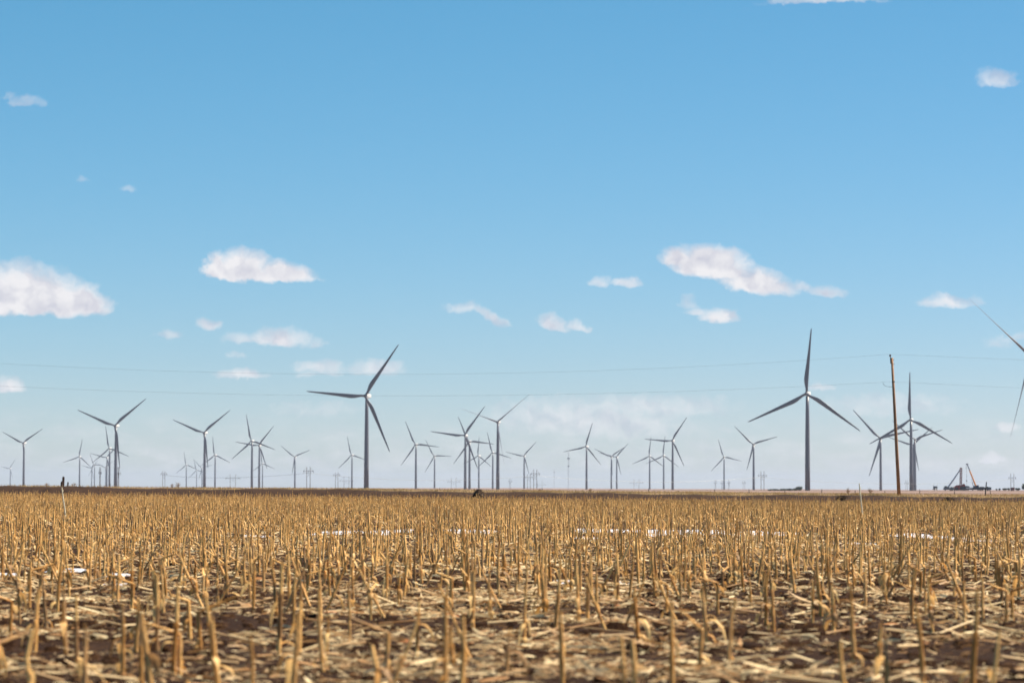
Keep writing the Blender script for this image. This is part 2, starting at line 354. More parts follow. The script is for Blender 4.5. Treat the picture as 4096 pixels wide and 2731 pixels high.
# (hub x, hub y, blade tips, feathered, label)
TB = [
 ((92,1772), [(5,1730),(175,1717)], 0, 'slim wind turbine nearest the left edge with two blades raised in a wide V'),
 ((39,1873), [(65,1837),(3,1868),(55,1915)], 0, 'small faint wind turbine at the far left edge, one blade level to the left'),
 ((459,1703), [(301,1648),(592,1597),(482,1873)], 0, 'big left wind turbine with a V of blades above the small distant cluster'),
 ((317,1826), [(326,1775),(254,1850),(352,1858)], 0, 'small hazy wind turbine standing alone just left of the distant cluster'),
 ((436,1793), [(425,1710),(519,1820),(373,1845)], 0, 'mid-size wind turbine behind the big left one, blade straight up'),
 ((426,1830), [(368,1815),(458,1795)], 0, 'hazy wind turbine left of the big left tower, long blade reaching up left'),
 ((375,1859), [(352,1810),(351,1901),(412,1862)], 0, 'pale distant wind turbine of the left cluster with one blade up and one level right'),
 ((365,1872), [(326,1863),(398,1838)], 0, 'leftmost and lowest pale wind turbine of the left cluster'),
 ((421,1870), [(385,1851),(453,1845)], 0, 'palest low wind turbine of the left cluster, close beside the big tower'),
 ((815,1731), [(683,1682),(924,1639),(834,1868)], 0, 'large wind turbine left of centre with a wide V of blades and one hanging down'),
 ((858,1820), [(850,1749),(924,1848),(808,1858)], 0, 'mid-size wind turbine just right of the wide V turbine, one blade straight up'),
 ((744,1859), [(740,1805),(796,1873),(705,1891)], 0, 'small hazy wind turbine left of the wide V turbine, blade straight up'),
 ((785,1880), [(773,1831),(830,1890),(754,1910)], 0, 'smallest hazy wind turbine just left of the wide V turbine tower'),
 ((807,1872), [(772,1838),(851,1859),(796,1915)], 0, 'pale wind turbine hidden mostly behind the tower of the wide V turbine'),
 ((1005,1764), [(985,1661),(1104,1795),(928,1835)], 0, 'taller of the crossing pair left of centre, blade pointing up'),
 ((1035,1782), [(1087,1716),(951,1772),(1063,1854)], 0, 'shorter of the crossing pair left of centre, blade pointing up right'),
 ((1049,1854), [(1043,1812),(1094,1872),(1014,1882)], 0, 'small pale wind turbine directly behind the crossing pair'),
 ((1178,1827), [(1131,1792),(1233,1804)], 0, 'small lone wind turbine with V blades, right of the crossing pair'),
 ((1461,1584), [(1595,1382),(1215,1571),(1561,1805)], 0, 'large near wind turbine left of centre, blades level left, up right and down right'),
 ((1405,1820), [(1391,1752),(1462,1834),(1355,1870)], 0, 'small wind turbine just left of the large left-centre tower, blade tip crossing behind it'),
 ((1661,1778), [(1624,1699),(1745,1784),(1611,1850)], 0, 'taller of two wind turbines with a level right blade, right of the large left-centre one'),
 ((1736,1824), [(1707,1770),(1796,1824),(1705,1880)], 0, 'smaller of two wind turbines with a level right blade, right of the large left-centre one'),
 ((1858,1742), [(1937,1626),(1716,1731),(1910,1873)], 0, 'central wind turbine with one blade level left and one up right'),
 ((1875,1766), [(1833,1669),(1973,1773),(1816,1852)], 0, 'central wind turbine just behind the left-pointing one, with one blade level right'),
 ((1912,1823), [(1917,1752),(1863,1850),(1965,1860)], 0, 'small central wind turbine with one blade up and two drooping evenly'),
 ((1969,1810), [(1950,1733),(2044,1830),(1916,1866)], 0, 'small wind turbine immediately left of the thin-bladed central tower'),
 ((1989,1688), [(2127,1577),(1830,1627),(2020,1850)], 1, 'tallest central wind turbine with very thin edge-on blades in a wide V'),
 ((2095,1824), [(2141,1775),(2033,1812),(2115,1887)], 0, 'small wind turbine right of the thin-bladed central one, beside wooden pylons'),
 ((2343,1786), [(2368,1702),(2265,1807),(2397,1849)], 0, 'lone mid-size wind turbine right of centre next to the slim lattice mast'),
 ((2444,1827), [(2381,1800),(2506,1785)], 0, 'left tower of the tight pair right of centre'),
 ((2465,1828), [(2405,1815),(2500,1785),(2480,1888)], 0, 'right tower of the tight pair right of centre, one blade hanging down right'),
 ((2597,1824), [(2603,1757),(2536,1854),(2649,1864)], 0, 'left one of the twin upright-bladed wind turbines right of centre'),
 ((2653,1822), [(2658,1745),(2583,1856),(2712,1867)], 0, 'right one of the twin upright-bladed wind turbines right of centre'),
 ((2688,1763), [(2746,1670),(2581,1756),(2739,1861)], 0, 'taller wind turbine crossing in front of the twins, blade level left'),
 ((2895,1828), [(2875,1766),(2957,1842),(2852,1876)], 0, 'small lone wind turbine with drooping right blade, left of the V-bladed one'),
 ((3012,1777), [(2947,1716),(3094,1751),(2990,1867)], 0, 'mid-size wind turbine with V blades left of the largest tower and its shrubs'),
 ((3226,1575), [(3245,1320),(2997,1690),(3441,1723)], 0, 'largest whole wind turbine, right of centre, one blade straight up, beside dark shrubs'),
 ((3521,1754), [(3413,1642),(3673,1717),(3479,1901)], 0, 'wind turbine immediately left of the wooden utility pole'),
 ((3642,1679), [(3637,1492),(3484,1777),(3808,1772)], 0, 'tall wind turbine just right of the utility pole, one blade straight up'),
 ((3659,1758), [(3569,1690),(3770,1722)], 0, 'shorter wind turbine whose tower stands just right of the upright-bladed one'),
 ((3653,1780), [(3713,1725),(3566,1756),(3674,1874)], 0, 'most distant wind turbine behind the right pair, mostly hidden by their towers'),
 ((4122,1425), [(3872,1197),(4033,1744)], 1, 'nearest wind turbine cut off by the right edge, only two thin blades showing'),
]
def hz(px): return 1953.2 + (px - 2048) * math.tan(ROLL)
for hub, tips, fe, lab in TB:
    if fe not in protos:
        protos[fe] = make_turbine(86 if fe else 0); t = protos[fe]
    else: t = copy_tree(protos[fe])
    psi, ph, Lp = fit_rotor(hub, tips)
    d = (HUBZ - EYE) * FP / (hz(hub[0]) - hub[1])
    sc = Lp * d / FP / 54.0
    sc = min(max(sc, .86), 1.14)
    p = at(hub[0], hub[1], d)
    a = R(psi)
    t.rotation_euler = (0, 0, -a)
    # the hub sits OVER metres in front of the tower axis
    t.location = (p.x + OVER * math.sin(a), p.y + OVER * math.cos(a), 0)
    tag(t, lab, 'wind turbine', 'wind turbines spread across the plain')
    bl = [c for c in t.children if c.name.split('.')[0] == 'blade']
    for k, b in enumerate(bl):
        b.rotation_euler = (0, R(ph + 120 * k), 0); b.scale = (sc, 1, sc)

# ------------------------------------------------------------------ transmission line: H-frame pylons
def h_frame(width, arm, arm_frac, H=20.0):
    root = empty('power_pylon', (0, 0, 0))
    for s in (-1, 1):
        m = MB(); m.tube([(s * width / 2, 0, -.5), (s * width / 2, 0, H)], [.27, .2], 8); m.build('pole', M['pylon'], root)
    za = H * arm_frac
    m = MB(); m.box((0, .35, za), (arm / 2, .12, .15)); m.build('crossarm', M['pylon'], root)
    m = MB()
    for s in (-1, 1):
        m.tube([(s * width / 2, .3, za - 2.2), (s * arm / 2 * .9, .3, za)], .08, 5)
        m.tube([(s * width / 2, .3, H * .97), (s * arm / 2 * .95, .3, za)], .05, 5)
    m.tube([(-width / 2, .3, za - 1), (width / 2, .3, za - 6.5)], .07, 5); m.tube([(width / 2, .3, za - 1), (-width / 2, .3, za - 6.5)], .07, 5)
    m.build('brace', M['pylon'], root)
    for x in (-arm / 2 * .92, 0, arm / 2 * .92):
        m = MB(); m.tube([(x, .3, za - .2), (x, .3, za - 2.0)], .16, 6); m.build('insulator', M['porcelain'], root)
    return root
# (x of the two poles, top y, arm y, arm x range, label)
PY = [((651,660),1884,1894,(642,668),'wooden H-frame pylon furthest left, before the wide V turbine'),
 ((921,942),1896,1912,(901,963),'short broad-armed pylon between the wide V turbine and the crossing pair'),
 ((1227,1241),1867,1883,(1212,1254),'tall H-frame pylon right of the lone V turbine left of the large one'),
 ((1342,1352),1888,1898,(1334,1361),'small pale pylon second left of the large left-centre tower'),
 ((1376,1396),1906,1922,(1361,1416),'low wide-armed pylon just left of the large left-centre tower'),
 ((1805,1824),1910,1926,(1788,1842),'low wide-armed pylon left of the central turbines'),
 ((2135,2147),1877,1894,(2121,2159),'tallest H-frame pylon right of the central turbines'),
 ((2110,2121),1896,1908,(2100,2131),'middle pylon of three right of the central turbines'),
 ((2150,2168),1922,1938,(2131,2182),'lowest wide pylon of three right of the central turbines'),
 ((2038,2043),1915,1925,(2032,2049),'tiny pale pylon just right of the thin-bladed turbine tower'),
 ((2536,2556),1916,1930,(2518,2574),'low wide-armed pylon left of the twin turbines right of centre'),
 ((3044,3056),1884,1901,(3031,3068),'tall H-frame pylon left of the dark shrubs'),
 ((2860,2863),1919,1930,(2852,2866),'tiny pylon left of the small lone turbine'),
 ((2887,2890),1921,1932,(2879,2893),'tiny pylon directly left of the small lone turbine base'),
 ((2914,2917),1919,1930,(2908,2922),'tiny pylon directly right of the small lone turbine base'),
 ((2972,2979),1921,1930,(2967,2983),'tiny pylon left of the V-bladed turbine base'),
 ((4043,4055),1893,1910,(4035,4066),'H-frame pylon by the right edge above a rust red shed'),
 ((3623,3629),1919,1931,(3617,3634),'faint pylon in the gap between utility pole and upright-bladed turbine'),
 ((399,402),1868,1888,(394,406),'faint tall single pole in the left turbine cluster'),
 ((473,475),1867,1891,(468,486),'faint tall pole just right of the big left turbine')]
pyl = []
for (xa, xb), ty, ay, (a0, a1), lab in PY:
    xc = (xa + xb) / 2; h = hz(xc) - ty; H = 20.0; d = (H - EYE) * FP / h; k = d / FP
    o = h_frame(max((xb - xa) * k, .8), (a1 - a0) * k, (H - (ay - ty) * k) / H, H)
    p = at(xc, ty, d); o.location = (p.x, p.y, 0); tag(o, lab, 'power pylon', 'wooden transmission pylons on the plain')
    pyl.append((o, d, (H - (ay - ty) * k), xc))
def wire(name, pts_a, pts_b, sag, r, lab, grp, mat='galv', n=40, cat='power cable', parent=None):
    m = MB(); a, b = Vector(pts_a), Vector(pts_b); P = []
    for i in range(n + 1):
        t = i / n; p = a.lerp(b, t); p.z -= sag * 4 * t * (1 - t); P.append(p)
    m.tube(P, r, 5); o = m.build(name, M[mat], parent)
    if cat: tag(o, lab, cat, grp)
    return o
def arm_at(i): o, d, z, xc = pyl[i]; return (o.location.x, o.location.y, z - 2)
for i, j, sag in ((0, 2, 3.5), (2, 6, 5.5), (6, 11, 5.5), (11, 16, 6.0)):
    nm = {0: 'between the two leftmost tall pylons', 2: 'across the centre to the tallest pylon', 6: 'from tallest pylon to the one by the shrubs', 11: 'from the pylon by the shrubs to the right edge pylon'}[i]
    wire('transmission_cable', arm_at(i), arm_at(j), sag, .10, 'faint sagging cable ' + nm, 'thin transmission cables near the horizon')
# met masts
def mast(px, top, lab, w=.9):
    H = 60.0; d = (H - EYE) * FP / (hz(px) - top); p = at(px, top, d); root = empty('lattice_mast', (p.x, p.y, 0))
    m = MB(); c3 = [(math.cos(q) * w, math.sin(q) * w) for q in (0.3, 2.4, 4.5)]
    for x, y in c3: m.tube([(x, y, -.5), (x, y, H)], .10, 5)
    n = 40
    for i in range(n):
        for k in range(3):
            a, b = c3[k], c3[(k + 1) % 3]; z0 = i * H / n
            if i % 2: a, b = b, a
            m.tube([(a[0], a[1], z0), (b[0], b[1], z0 + H / n)], .05, 4, False)
    m.build('lattice', M['boomgrey'], root)
    m = MB(); m.box((0, 0, H * .83), (2.0, 1.4, 1.0)); m.box((0, 0, H * .62), (1.4, 1.2, .8)); m.build('antenna', M['boomgrey'], root)
    tag(root, lab, 'radio mast', 'slim lattice masts right of centre')
mast(2274, 1808, 'taller slim lattice mast just left of the lone mid-size turbine')
mast(2217, 1875, 'shorter faint lattice mast left of the tall one')

# ------------------------------------------------------------------ near utility pole and its two wires
PD = 228.0
pb = at(3597, 1986, PD); pt = at(3568, 1431, PD); root = empty('utility_pole', (pb.x, pb.y, tz(pb.x, pb.y) - .0))
rel = lambda p: Vector(p) - root.location
bz = Vector((0, 0, -.4)); tp = rel(pt)
ax = (tp - bz).normalized(); sidev = Vector((1, 0, 0))
m = MB(); m.tube([bz, bz.lerp(tp, .33), bz.lerp(tp, .66), tp], [.15, .135, .115, .095], 16); shaft = m.build('pole_shaft', M['polewood'], root, True)
m = MB(); pinx = tp + Vector((-.13, -.03, -.05)); m.tube([pinx + Vector((0.02, 0, -.42)), pinx + Vector((0, 0, .1))], .035, 6); m.tube([pinx + Vector((0, 0, .05)), pinx + Vector((-.01, 0, .22))], .018, 6)
m.build('pin_bracket', M['steel'], root)
m = MB()
for k, (r, z) in enumerate(((.09, .16), (.095, .22), (.085, .27), (.05, .31))): m.tube([pinx + Vector((-.02, 0, z - .02)), pinx + Vector((-.02, 0, z)), pinx + Vector((-.02, 0, z + .025))], [r * .9, r, r * .45], 12)
m.build('insulator', M['porcelain'], root)
for f in (.012, .042):
    m = MB(); q = tp - ax * f * 11.5; m.tube([q + Vector((.06, -.02, 0)), q + Vector((.17, -.02, 0))], .025, 6); m.build('bolt', M['steel'], root)
lowp = rel(at(3572, 1526, PD)); m = MB(); m.tube([lowp + Vector((-.03, -.16, 0)), lowp + Vector((.02, -.10, 0)), lowp + Vector((.12, -.1, .0))], .05, 8); m.build('neutral_clamp', M['steel'], root)
gw = [rel(at(3532, 1528, PD)), rel(at(3533, 1538, PD)), rel(at(3542, 1544, PD)), rel(at(3556, 1547, PD)), rel(at(3570, 1547, PD))]
m = MB(); m.tube([v + Vector((0, -.12, 0)) for v in gw], .012, 5); m.build('jumper_wire', M['galv'], root)
tag(root, 'reddish brown leaning wooden utility pole between two turbines, right side', 'utility pole')
def span(px0, px1, fy, lab, r=.0052):
    m = MB(); P = [at(px, fy(px), PD - .1) for px in np.linspace(px0, px1, 70)]
    m.tube(P, r, 5); return tag(m.build('overhead_wire', M['galv'], None), lab, 'overhead wire', 'overhead wires on the near utility pole')
k1 = 3.42e-5; up_ = lambda x: 1497 - .5 * k1 * (x - 1509) ** 2 if x < 3560 else 1417 + .043 * (x - 3560) - 1.0e-6 * (x - 3560) ** 2
lo_ = lambda x: (1583 - .5 * 2.6e-5 * (x - 1500) ** 2 * 1.0) if x < 3572 else 1526 + .052 * (x - 3572)
up2 = lambda x: 1497 - (1497 - 1416) * ((x - 1509) / (3560 - 1509)) ** 2 if x < 3560 else 1416 + .05 * (x - 3560) - 1.4e-5 * (x - 3560) ** 2
lo2 = lambda x: 1583 - (1583 - 1526) * ((x - 1620) / (3572 - 1620)) ** 2 if x < 3572 else 1526 + .056 * (x - 3572) - 1.4e-5 * (x - 3572) ** 2
span(-500, 5200, up2, 'upper thin wire crossing the sky over the top of the utility pole')
span(-500, 5200, lo2, 'lower thin wire clamped to the side of the utility pole')

# ------------------------------------------------------------------ fence beyond the verge
FD = 400.0
froot = empty('wire_fence', (0, FD, 0))
fx = [-60, 95, 205, 330, 443, 522, 660, 800, 940, 1080, 1215, 1341, 1480, 1630, 1760, 1898, 2030, 2172, 2305, 2441, 2594, 2715, 2860, 2998, 3140, 3286, 3420, 3540, 3680, 3818, 3960, 4110, 4260]
posts = []
for i, px in enumerate(fx):
    x = (px - 2048) / FP * FD; hgt = 1.12 + .14 * math.sin(i * 2.3) + (.5 if px == 443 else 0); lean = .05 * math.sin(i * 5.1)
    z0 = tz(x, FD) - .2; m = MB(); w = .055
    m.tube([(x, 0, z0), (x + lean * hgt, 0, z0 + .2 + hgt)], [w, w * .9], 6); m.build('post', M['steel'], froot); posts.append((x, lean))
for hh in (.35, .72, 1.05):
    m = MB(); m.tube([(x + l * hh, -.05, tz(x, FD) + hh) for x, l in posts], .014, 4); m.build('wire', M['steel'], froot)
tag(froot, 'low wire fence on thin dark posts along the far edge of the verge', 'fence')
def wood_post(pts, w, lab, name='wooden_post', grp=None, d=229, mat='postwood'):
    b = at(*pts[0], d); t = at(*pts[1], d); z0 = tz(b.x, d); r = empty(name, (b.x, d, z0)); m = MB()
    tt = t - Vector((b.x, d, z0)); m.tube([(0, 0, -.3), tt * .5, tt], [w * 1.05, w, w * .95], 9)
    m.tube([tt - Vector((0, 0, .002)), tt + Vector((.02, 0, .03))], [w * .95, w * .5], 9); m.build('post_shaft', M[mat], r)
    m = MB()
    for f in (.45, .8): q = tt * f; m.tube([q + Vector((-w * 1.08, 0, 0)), q + Vector((w * 1.08, 0, 0))], w * .12, 5)
    m.build('staple', M['steel'], r); tag(r, lab, 'post', grp)
wood_post([(252, 1950), (254, 1907)], .10, 'thick dark wooden post, tallest of three on the left bank')
wood_post([(246, 1950), (247, 1926)], .09, 'short reddish wooden post leaning against the tallest one on the left bank', d=228.6)
wood_post([(271, 1950), (272, 1928)], .06, 'short slim wooden post right of the tallest one on the left bank')
wood_post([(3940, 1984), (3946, 1928)], .045, 'black leaning metal fence post right of the orange crane', name='fence_post', mat='steel')

# ------------------------------------------------------------------ plants on the bank
def weed(px, py, hpx, wpx, lab, d=231, n=70, mat='weed'):
    b = at(px, py, d); z0 = tz(b.x, d); k = d / FP; H = hpx * k + max(0, b.z - z0); Wd = wpx * k / 2
    r = empty('dead_weed', (b.x, d, z0)); m = MB(); rg = random.Random(int(px))
    for i in range(n):
        a = rg.uniform(0, 6.28); sp = rg.uniform(.1, 1) ; P = [Vector((0, 0, -.03))]
        e = Vector((math.cos(a) * Wd * sp, math.sin(a) * Wd * sp, H * rg.uniform(.4, 1) * (1.1 - .4 * sp)))
        P.append(e * .5 + Vector((rg.uniform(-.04, .04), 0, H * .08))); P.append(e); m.tube(P, [.006, .004, .003], 3, False)
        for j in range(3):
            q = P[1].lerp(e, rg.random()); m.tube([q, q + Vector((rg.uniform(-.13, .13), rg.uniform(-.1, .1), rg.uniform(.02, .16)))], [.004, .003], 3, False)
    m.build('twigs', M[mat], r); tag(r, lab, 'dead weed', 'dead weeds along the bank top')
weed(3482, 1976, 27, 34, 'tangled dead weed just left of the utility pole', n=34)
weed(3392, 1974, 22, 20, 'sparse dead weed left of the pale tall straw near the utility pole', n=30)
weed(712, 1952, 24, 22, 'denser reddish dead weed on the bank left of the wide V turbine', n=30)
weed(690, 1952, 17, 20, 'low dead weed beside the reddish one on the left bank', n=18)
weed(296, 1950, 18, 26, 'sparse dead weed right of the three wooden posts', n=20)
weed(186, 1948, 14, 26, 'sparse dead weed left of the three wooden posts', n=20)
weed(2160, 1966, 8, 22, 'tiny dead weed beneath the three pylons right of centre', n=24)
weed(2360, 1970, 16, 14, 'thin dead weed beneath the lone mid-size turbine', n=20)
def pile(px, y_top, wpx, hpx, lab, d=219.5):
    "low mound of dark tangled brush"
    b = at(px, y_top, d); z0 = tz(b.x, d); k = d / FP; H = b.z - z0; Wd = wpx * k / 2; r = empty('brush_pile', (b.x, d, z0)); rg = random.Random(int(px)); m = MB()
    n = 18; nr = 8; V = []; F = []
    for i in range(nr + 1):
        ph = i / nr * math.pi / 2
        for j in range(n):
            q = 2 * math.pi * j / n; s = 1 + rg.uniform(-.16, .16)
            V.append((math.cos(q) * math.cos(ph) * Wd * s, math.sin(q) * math.cos(ph) * .5 * s, -.1 + (H + .1) * math.sin(ph) * (.95 + rg.uniform(-.06, .06))))
    for i in range(nr):
        for j in range(n): F.append((i * n + j, i * n + (j + 1) % n, (i + 1) * n + (j + 1) % n, (i + 1) * n + j))
    m.add(V, F); m.build('mound', M['brush'], r)
    m = MB()
    for i in range(500):
        a = rg.uniform(0, 6.28); ph = rg.uniform(0, 1.5); q = Vector((math.cos(a) * math.cos(ph) * Wd, math.sin(a) * math.cos(ph) * .5, H * math.sin(ph) * .95))
        m.tube([q, q + Vector((rg.uniform(-.12, .12), rg.uniform(-.1, .1), rg.uniform(-.02, .10)))], [.012, .006], 3, False)
    m.build('twigs', M['brush'], r); tag(r, lab, 'brush pile', 'dark brush piles against the bank')
pile(1914, 1957, 46, 30, 'round dark brown brush pile below the central turbines')
pile(3368, 1984, 40, 22, 'low dark brush pile below the largest turbine')
pile(3795, 1990, 44, 16, 'low dark brush pile below the red mast')
def leafcloud(m, c, rx, ry, rz, n, s, rg):
    for i in range(n):
        while True:
            p = Vector((rg.uniform(-1, 1), rg.uniform(-1, 1), rg.uniform(-1, 1)))
            if p.length < 1 and p.length > rg.random() * .9: break
        p = Vector((p.x * rx, p.y * ry, p.z * rz)) + Vector(c); u = Vector((rg.gauss(0, 1), rg.gauss(0, 1), rg.gauss(0, 1))).normalized(); w = u.orthogonal().normalized()
        h = s * rg.uniform(.6, 1.4); m.add([p - u * h, p - w * h * .6, p + u * h, p + w * h * .6], [(0, 1, 2, 3)])
def shrub(px, ybase, wpx, hpx, d, lab, name='evergreen_shrub', grp='dark evergreen shrubs beside the largest turbine', cat='shrub'):
    k = d / FP; x = (px - 2048) / FP * d; z0 = tz(x, d); top = at(px, ybase - hpx, d).z; H = max(top - z0, 1.2); Wd = wpx * k / 2
    r = empty(name, (x, d, z0)); rg = random.Random(int(px * 3)); m = MB(); m.tube([(0, 0, -.2), (.1, 0, H * .5), (0, 0, H * .8)], [.18, .12, .04], 6)
    for i in range(5): a = rg.uniform(0, 6.28); m.tube([(0, 0, H * .25), (math.cos(a) * Wd * .6, math.sin(a) * Wd * .6, H * rg.uniform(.5, .85))], [.09, .03], 5)
    m.build('trunk', M['weed'], r); m = MB()
    for i in range(9):
        leafcloud(m, (rg.uniform(-.6, .6) * Wd, rg.uniform(-.6, .6) * Wd, H * rg.uniform(.3, .78)), Wd * .5, Wd * .5, H * .27, 130, .28, rg)
    m.build('crown', M['evergreen'], r); tag(r, lab, cat, grp)
SD = 2050
for px, w, h, lab in ((3082, 26, 6, 'lowest leftmost'), (3106, 30, 11, 'second from left'), (3132, 34, 12, 'middle'), (3158, 30, 13, 'second from right'), (3176, 26, 14, 'taller'), (3197, 28, 21, 'tallest rightmost')):
    shrub(px, 1966, w, h, SD, lab + ' dark evergreen shrub in the row left of the largest turbine')
shrub(4098, 1958, 24, 24, 2100, 'dark tree cut off by the right edge beside the low brush', name='evergreen_tree', grp='dark growth by the right edge', cat='tree')
for px, w, h, lab in ((4018, 18, 6, 'low brown bush left of the rust red shed'), (4034, 12, 7, 'low brush touching the left side of the rust red shed'), (4070, 22, 7, 'low brush right of the rust red shed'), (3985, 7, 4, 'small bush left of the rust red shed'), (3998, 8, 5, 'tiny bush between machinery and rust red shed')):
    shrub(px, 1958, w, h, 2120, lab, grp='dark growth by the right edge')

# ------------------------------------------------------------------ construction machinery far right
CD = 2130.0; ck = CD / FP; CZ = tz(420, CD)
def cx(X): return (3700 + X / 5.94 - 2048) / FP * CD                 # machinery crop x -> metres
def czz(Y, X=800): return at(3700 + X / 5.94, 1820 + Y / 5.94, CD).z
G0 = czz(850)
def local(root, X, Y, dy=0): return Vector((cx(X) - root.location.x, dy, czz(Y, X) - root.location.z))
def base(name, X, lab, cat, grp=None):
    x = cx(X); return tag(empty(name, (x, CD, tz(x, CD))), lab, cat, grp)
def gz(r, X): return local(r, X, 0).copy()
# semi truck seen from the front
r = base('semi_truck', 243, 'dark semi truck facing the camera, left of the cranes', 'truck')
m = MB(); m.box((0, 0, 1.9), (1.25, 1.2, 1.0)); m.box((0, -1.4, 1.35), (.75, .9, .75)); m.box((0, .9, 3.05), (1.1, .7, .22)); m.build('cab', M['navy'], r)
m = MB(); m.box((0, -1.22, 2.3), (1.05, .03, .38)); m.build('windscreen', M['glass'], r)
m = MB(); m.box((0, -2.33, 1.35), (.5, .04, .6)); m.build('grille', M['chrome'], r)
m = MB(); m.box((0, -2.45, .65), (1.2, .12, .18)); m.build('bumper', M['chrome'], r)
for s in (-1, 1):
    m = MB(); m.tube([(s * 1.35, .7, 1), (s * 1.35, .7, 4.1)], .12, 8); m.build('exhaust_stack', M['steel'], r)
    m = MB(); m.tube([(s * .95 - .2, -1.6, .5), (s * .95 + .2, -1.6, .5)], .5, 14); m.build('wheel', M['rubber'], r)
    m = MB(); m.box((s * 1.6, -1.2, 2.4), (.14, .06, .35)); m.build('mirror', M['steel'], r)
m = MB(); m.box((0, 3.5, 1.0), (1.1, 3, .25)); m.build('chassis', M['steel'], r)
def lattice(m, a, b, w0, w1, n=16, rr=.09, dr=.05):
    a, b = Vector(a), Vector(b); t = (b - a).normalized(); s = Vector((0, 1, 0)); u = t.cross(s).normalized()
    cor = lambda f, i: a.lerp(b, f) + (u * ((-1, 1, 1, -1)[i]) + s * ((-1, -1, 1, 1)[i])) * (w0 + (w1 - w0) * f)
    for i in range(4): m.tube([cor(0, i), cor(1, i)], rr, 5)
    for k in range(n):
        for i in range(4):
            j = (i + 1) % 4; p, q = (i, j) if k % 2 else (j, i)
            m.tube([cor(k / n, p), cor((k + 1) / n, q)], dr, 4, False); m.tube([cor(k / n, i), cor(k / n, j)], dr, 4, False)
# grey boom truck
r = base('boom_truck', 540, 'truck crane raising a long pale grey boom towards the red mast', 'truck crane')
g = local(r, 540, 850).z; g = 0
m = MB(); m.prism([(-3.2, .6), (6.0, .6), (6.0, 2.0), (-.6, 2.0), (-.6, 3.3), (-2.2, 3.5), (-2.9, 2.3), (-3.2, 2.1)], -1.2, 1.2); m.build('body', M['grey'], r)
m = MB(); m.prism([(-2.7, 2.3), (-2.25, 3.2), (-1.3, 3.15), (-1.3, 2.3)], -1.23, -1.2); m.build('cab_window', M['glass'], r)
for x in (-2, 1.6, 3.0, 4.6):
    m = MB(); m.wheel((x, -1.0, .5), .5, .35); m.build('wheel', M['rubber'], r)
m = MB(); m.tube([local(r, 545, 760), local(r, 690, 560), local(r, 832, 345)], [.62, .55, .40], 8); m.build('boom', M['boomgrey'], r)
m = MB(); m.box(local(r, 545, 775), (.9, .8, .7)); m.build('turret', M['steel'], r)
# second grey truck with glint
r = base('tank_truck', 680, 'grey tank truck with a bright glinting end, below the red mast', 'truck')
m = MB(); m.tube([(-2.6, 0, 1.75), (-2.5, 0, 1.75), (2.0, 0, 1.75), (2.2, 0, 1.75)], [.4, 1.05, 1.05, .5], 18); m.build('tank', M['grey'], r, True)
m = MB(); m.box((0, 0, .75), (3.4, 1.1, .14)); m.box((3.0, 0, 1.3), (.7, 1.15, .75)); m.build('cab', M['grey'], r)
m = MB(); m.tube([(.3, -1.3, 2.3), (.3, -1.0, 2.45)], [.5, .5], 14); m.build('hatch', M['chrome'], r)
for x in (-2.2, -1.1, 2.8):
    m = MB(); m.wheel((x, -1.0, .48), .48, .35); m.build('wheel', M['rubber'], r)
# red lattice mast rig
r = base('drill_rig', 850, 'drilling rig with a dark red upright lattice mast', 'drilling rig')
for s, (xa, xb) in enumerate(((828, 838), (862, 872))):
    m = MB(); lattice(m, local(r, xa, 760, -.3), local(r, xb, 318, -.3), .26, .24, 18, .13, .08); m.build('mast', M['red'], r)
m = MB(); m.box(local(r, 856, 310), (.85, .7, .42)); m.build('crown_block', M['red'], r)
m = MB(); m.prism([(-5.0, .55), (3.6, .55), (3.6, 3.2), (2.4, 3.9), (.6, 3.5), (-1.6, 4.2), (-3.2, 4.0), (-5.0, 2.9)], -1.3, 1.3); m.build('engine_deck', M['red'], r)
m = MB(); m.box((-.6, -.1, .62), (4.6, 1.4, .45)); m.box((1.2, -1.38, 1.9), (2.0, .08, 1.1)); m.box((-3.4, -1.38, 1.7), (1.0, .08, .8)); m.build('chassis', M['steel'], r)
m = MB(); m.tube([local(r, 915, 712, -.9), local(r, 915, 712, .9)], 1.05, 18); m.build('winch_drum', M['red'], r)
for x in (-3.8, -2.6, 1.2, 2.4):
    m = MB(); m.wheel((x, -1.15, .5), .5, .35); m.build('wheel', M['rubber'], r)
# orange crane
r = base('mobile_crane', 1200, 'mobile crane with an orange telescopic boom and dark extended tip', 'crane')
m = MB(); m.tube([local(r, 1205, 735), local(r, 1150, 590), local(r, 1062, 365)], [.62, .56, .5], 8); bo = m.build('boom', M['orange'], r)
m = MB(); m.tube([local(r, 1064, 372), local(r, 1003, 212)], [.36, .32], 8); m.box(local(r, 998, 212), (.75, .35, .4)); m.build('boom_tip', M['navy'], bo)
m = MB(); m.tube([local(r, 985, 215, -.3), local(r, 985, 600, -.3)], .07, 5); m.tube([local(r, 972, 230, -.3), local(r, 970, 330, -.3)], .06, 5); m.build('hoist_rope', M['steel'], r)
m = MB(); q = local(r, 985, 606, -.3); m.tube([q + Vector((0, 0, .45)), q + Vector((0, 0, .2)), q - Vector((0, 0, .2)), q - Vector((0, 0, .45))], [.15, .42, .42, .15], 10); m.tube([q - Vector((0, 0, .4)), local(r, 988, 730, -.3)], .09, 5); m.build('hook_block', M['steel'], r)
m = MB(); m.tube([local(r, 1143, 740, -.2), local(r, 1118, 640, -.2)], .2, 8); m.tube([local(r, 1118, 640, -.2), local(r, 1098, 560, -.2)], .1, 8); m.build('lift_cylinder', M['navy'], r)
m = MB(); m.prism([(-1.8, 1.5), (2.2, 1.5), (2.3, 4.0), (.6, 4.1), (.4, 3.6), (-1.6, 3.5)], -1.2, 1.2); m.build('turntable', M['navy'], r)
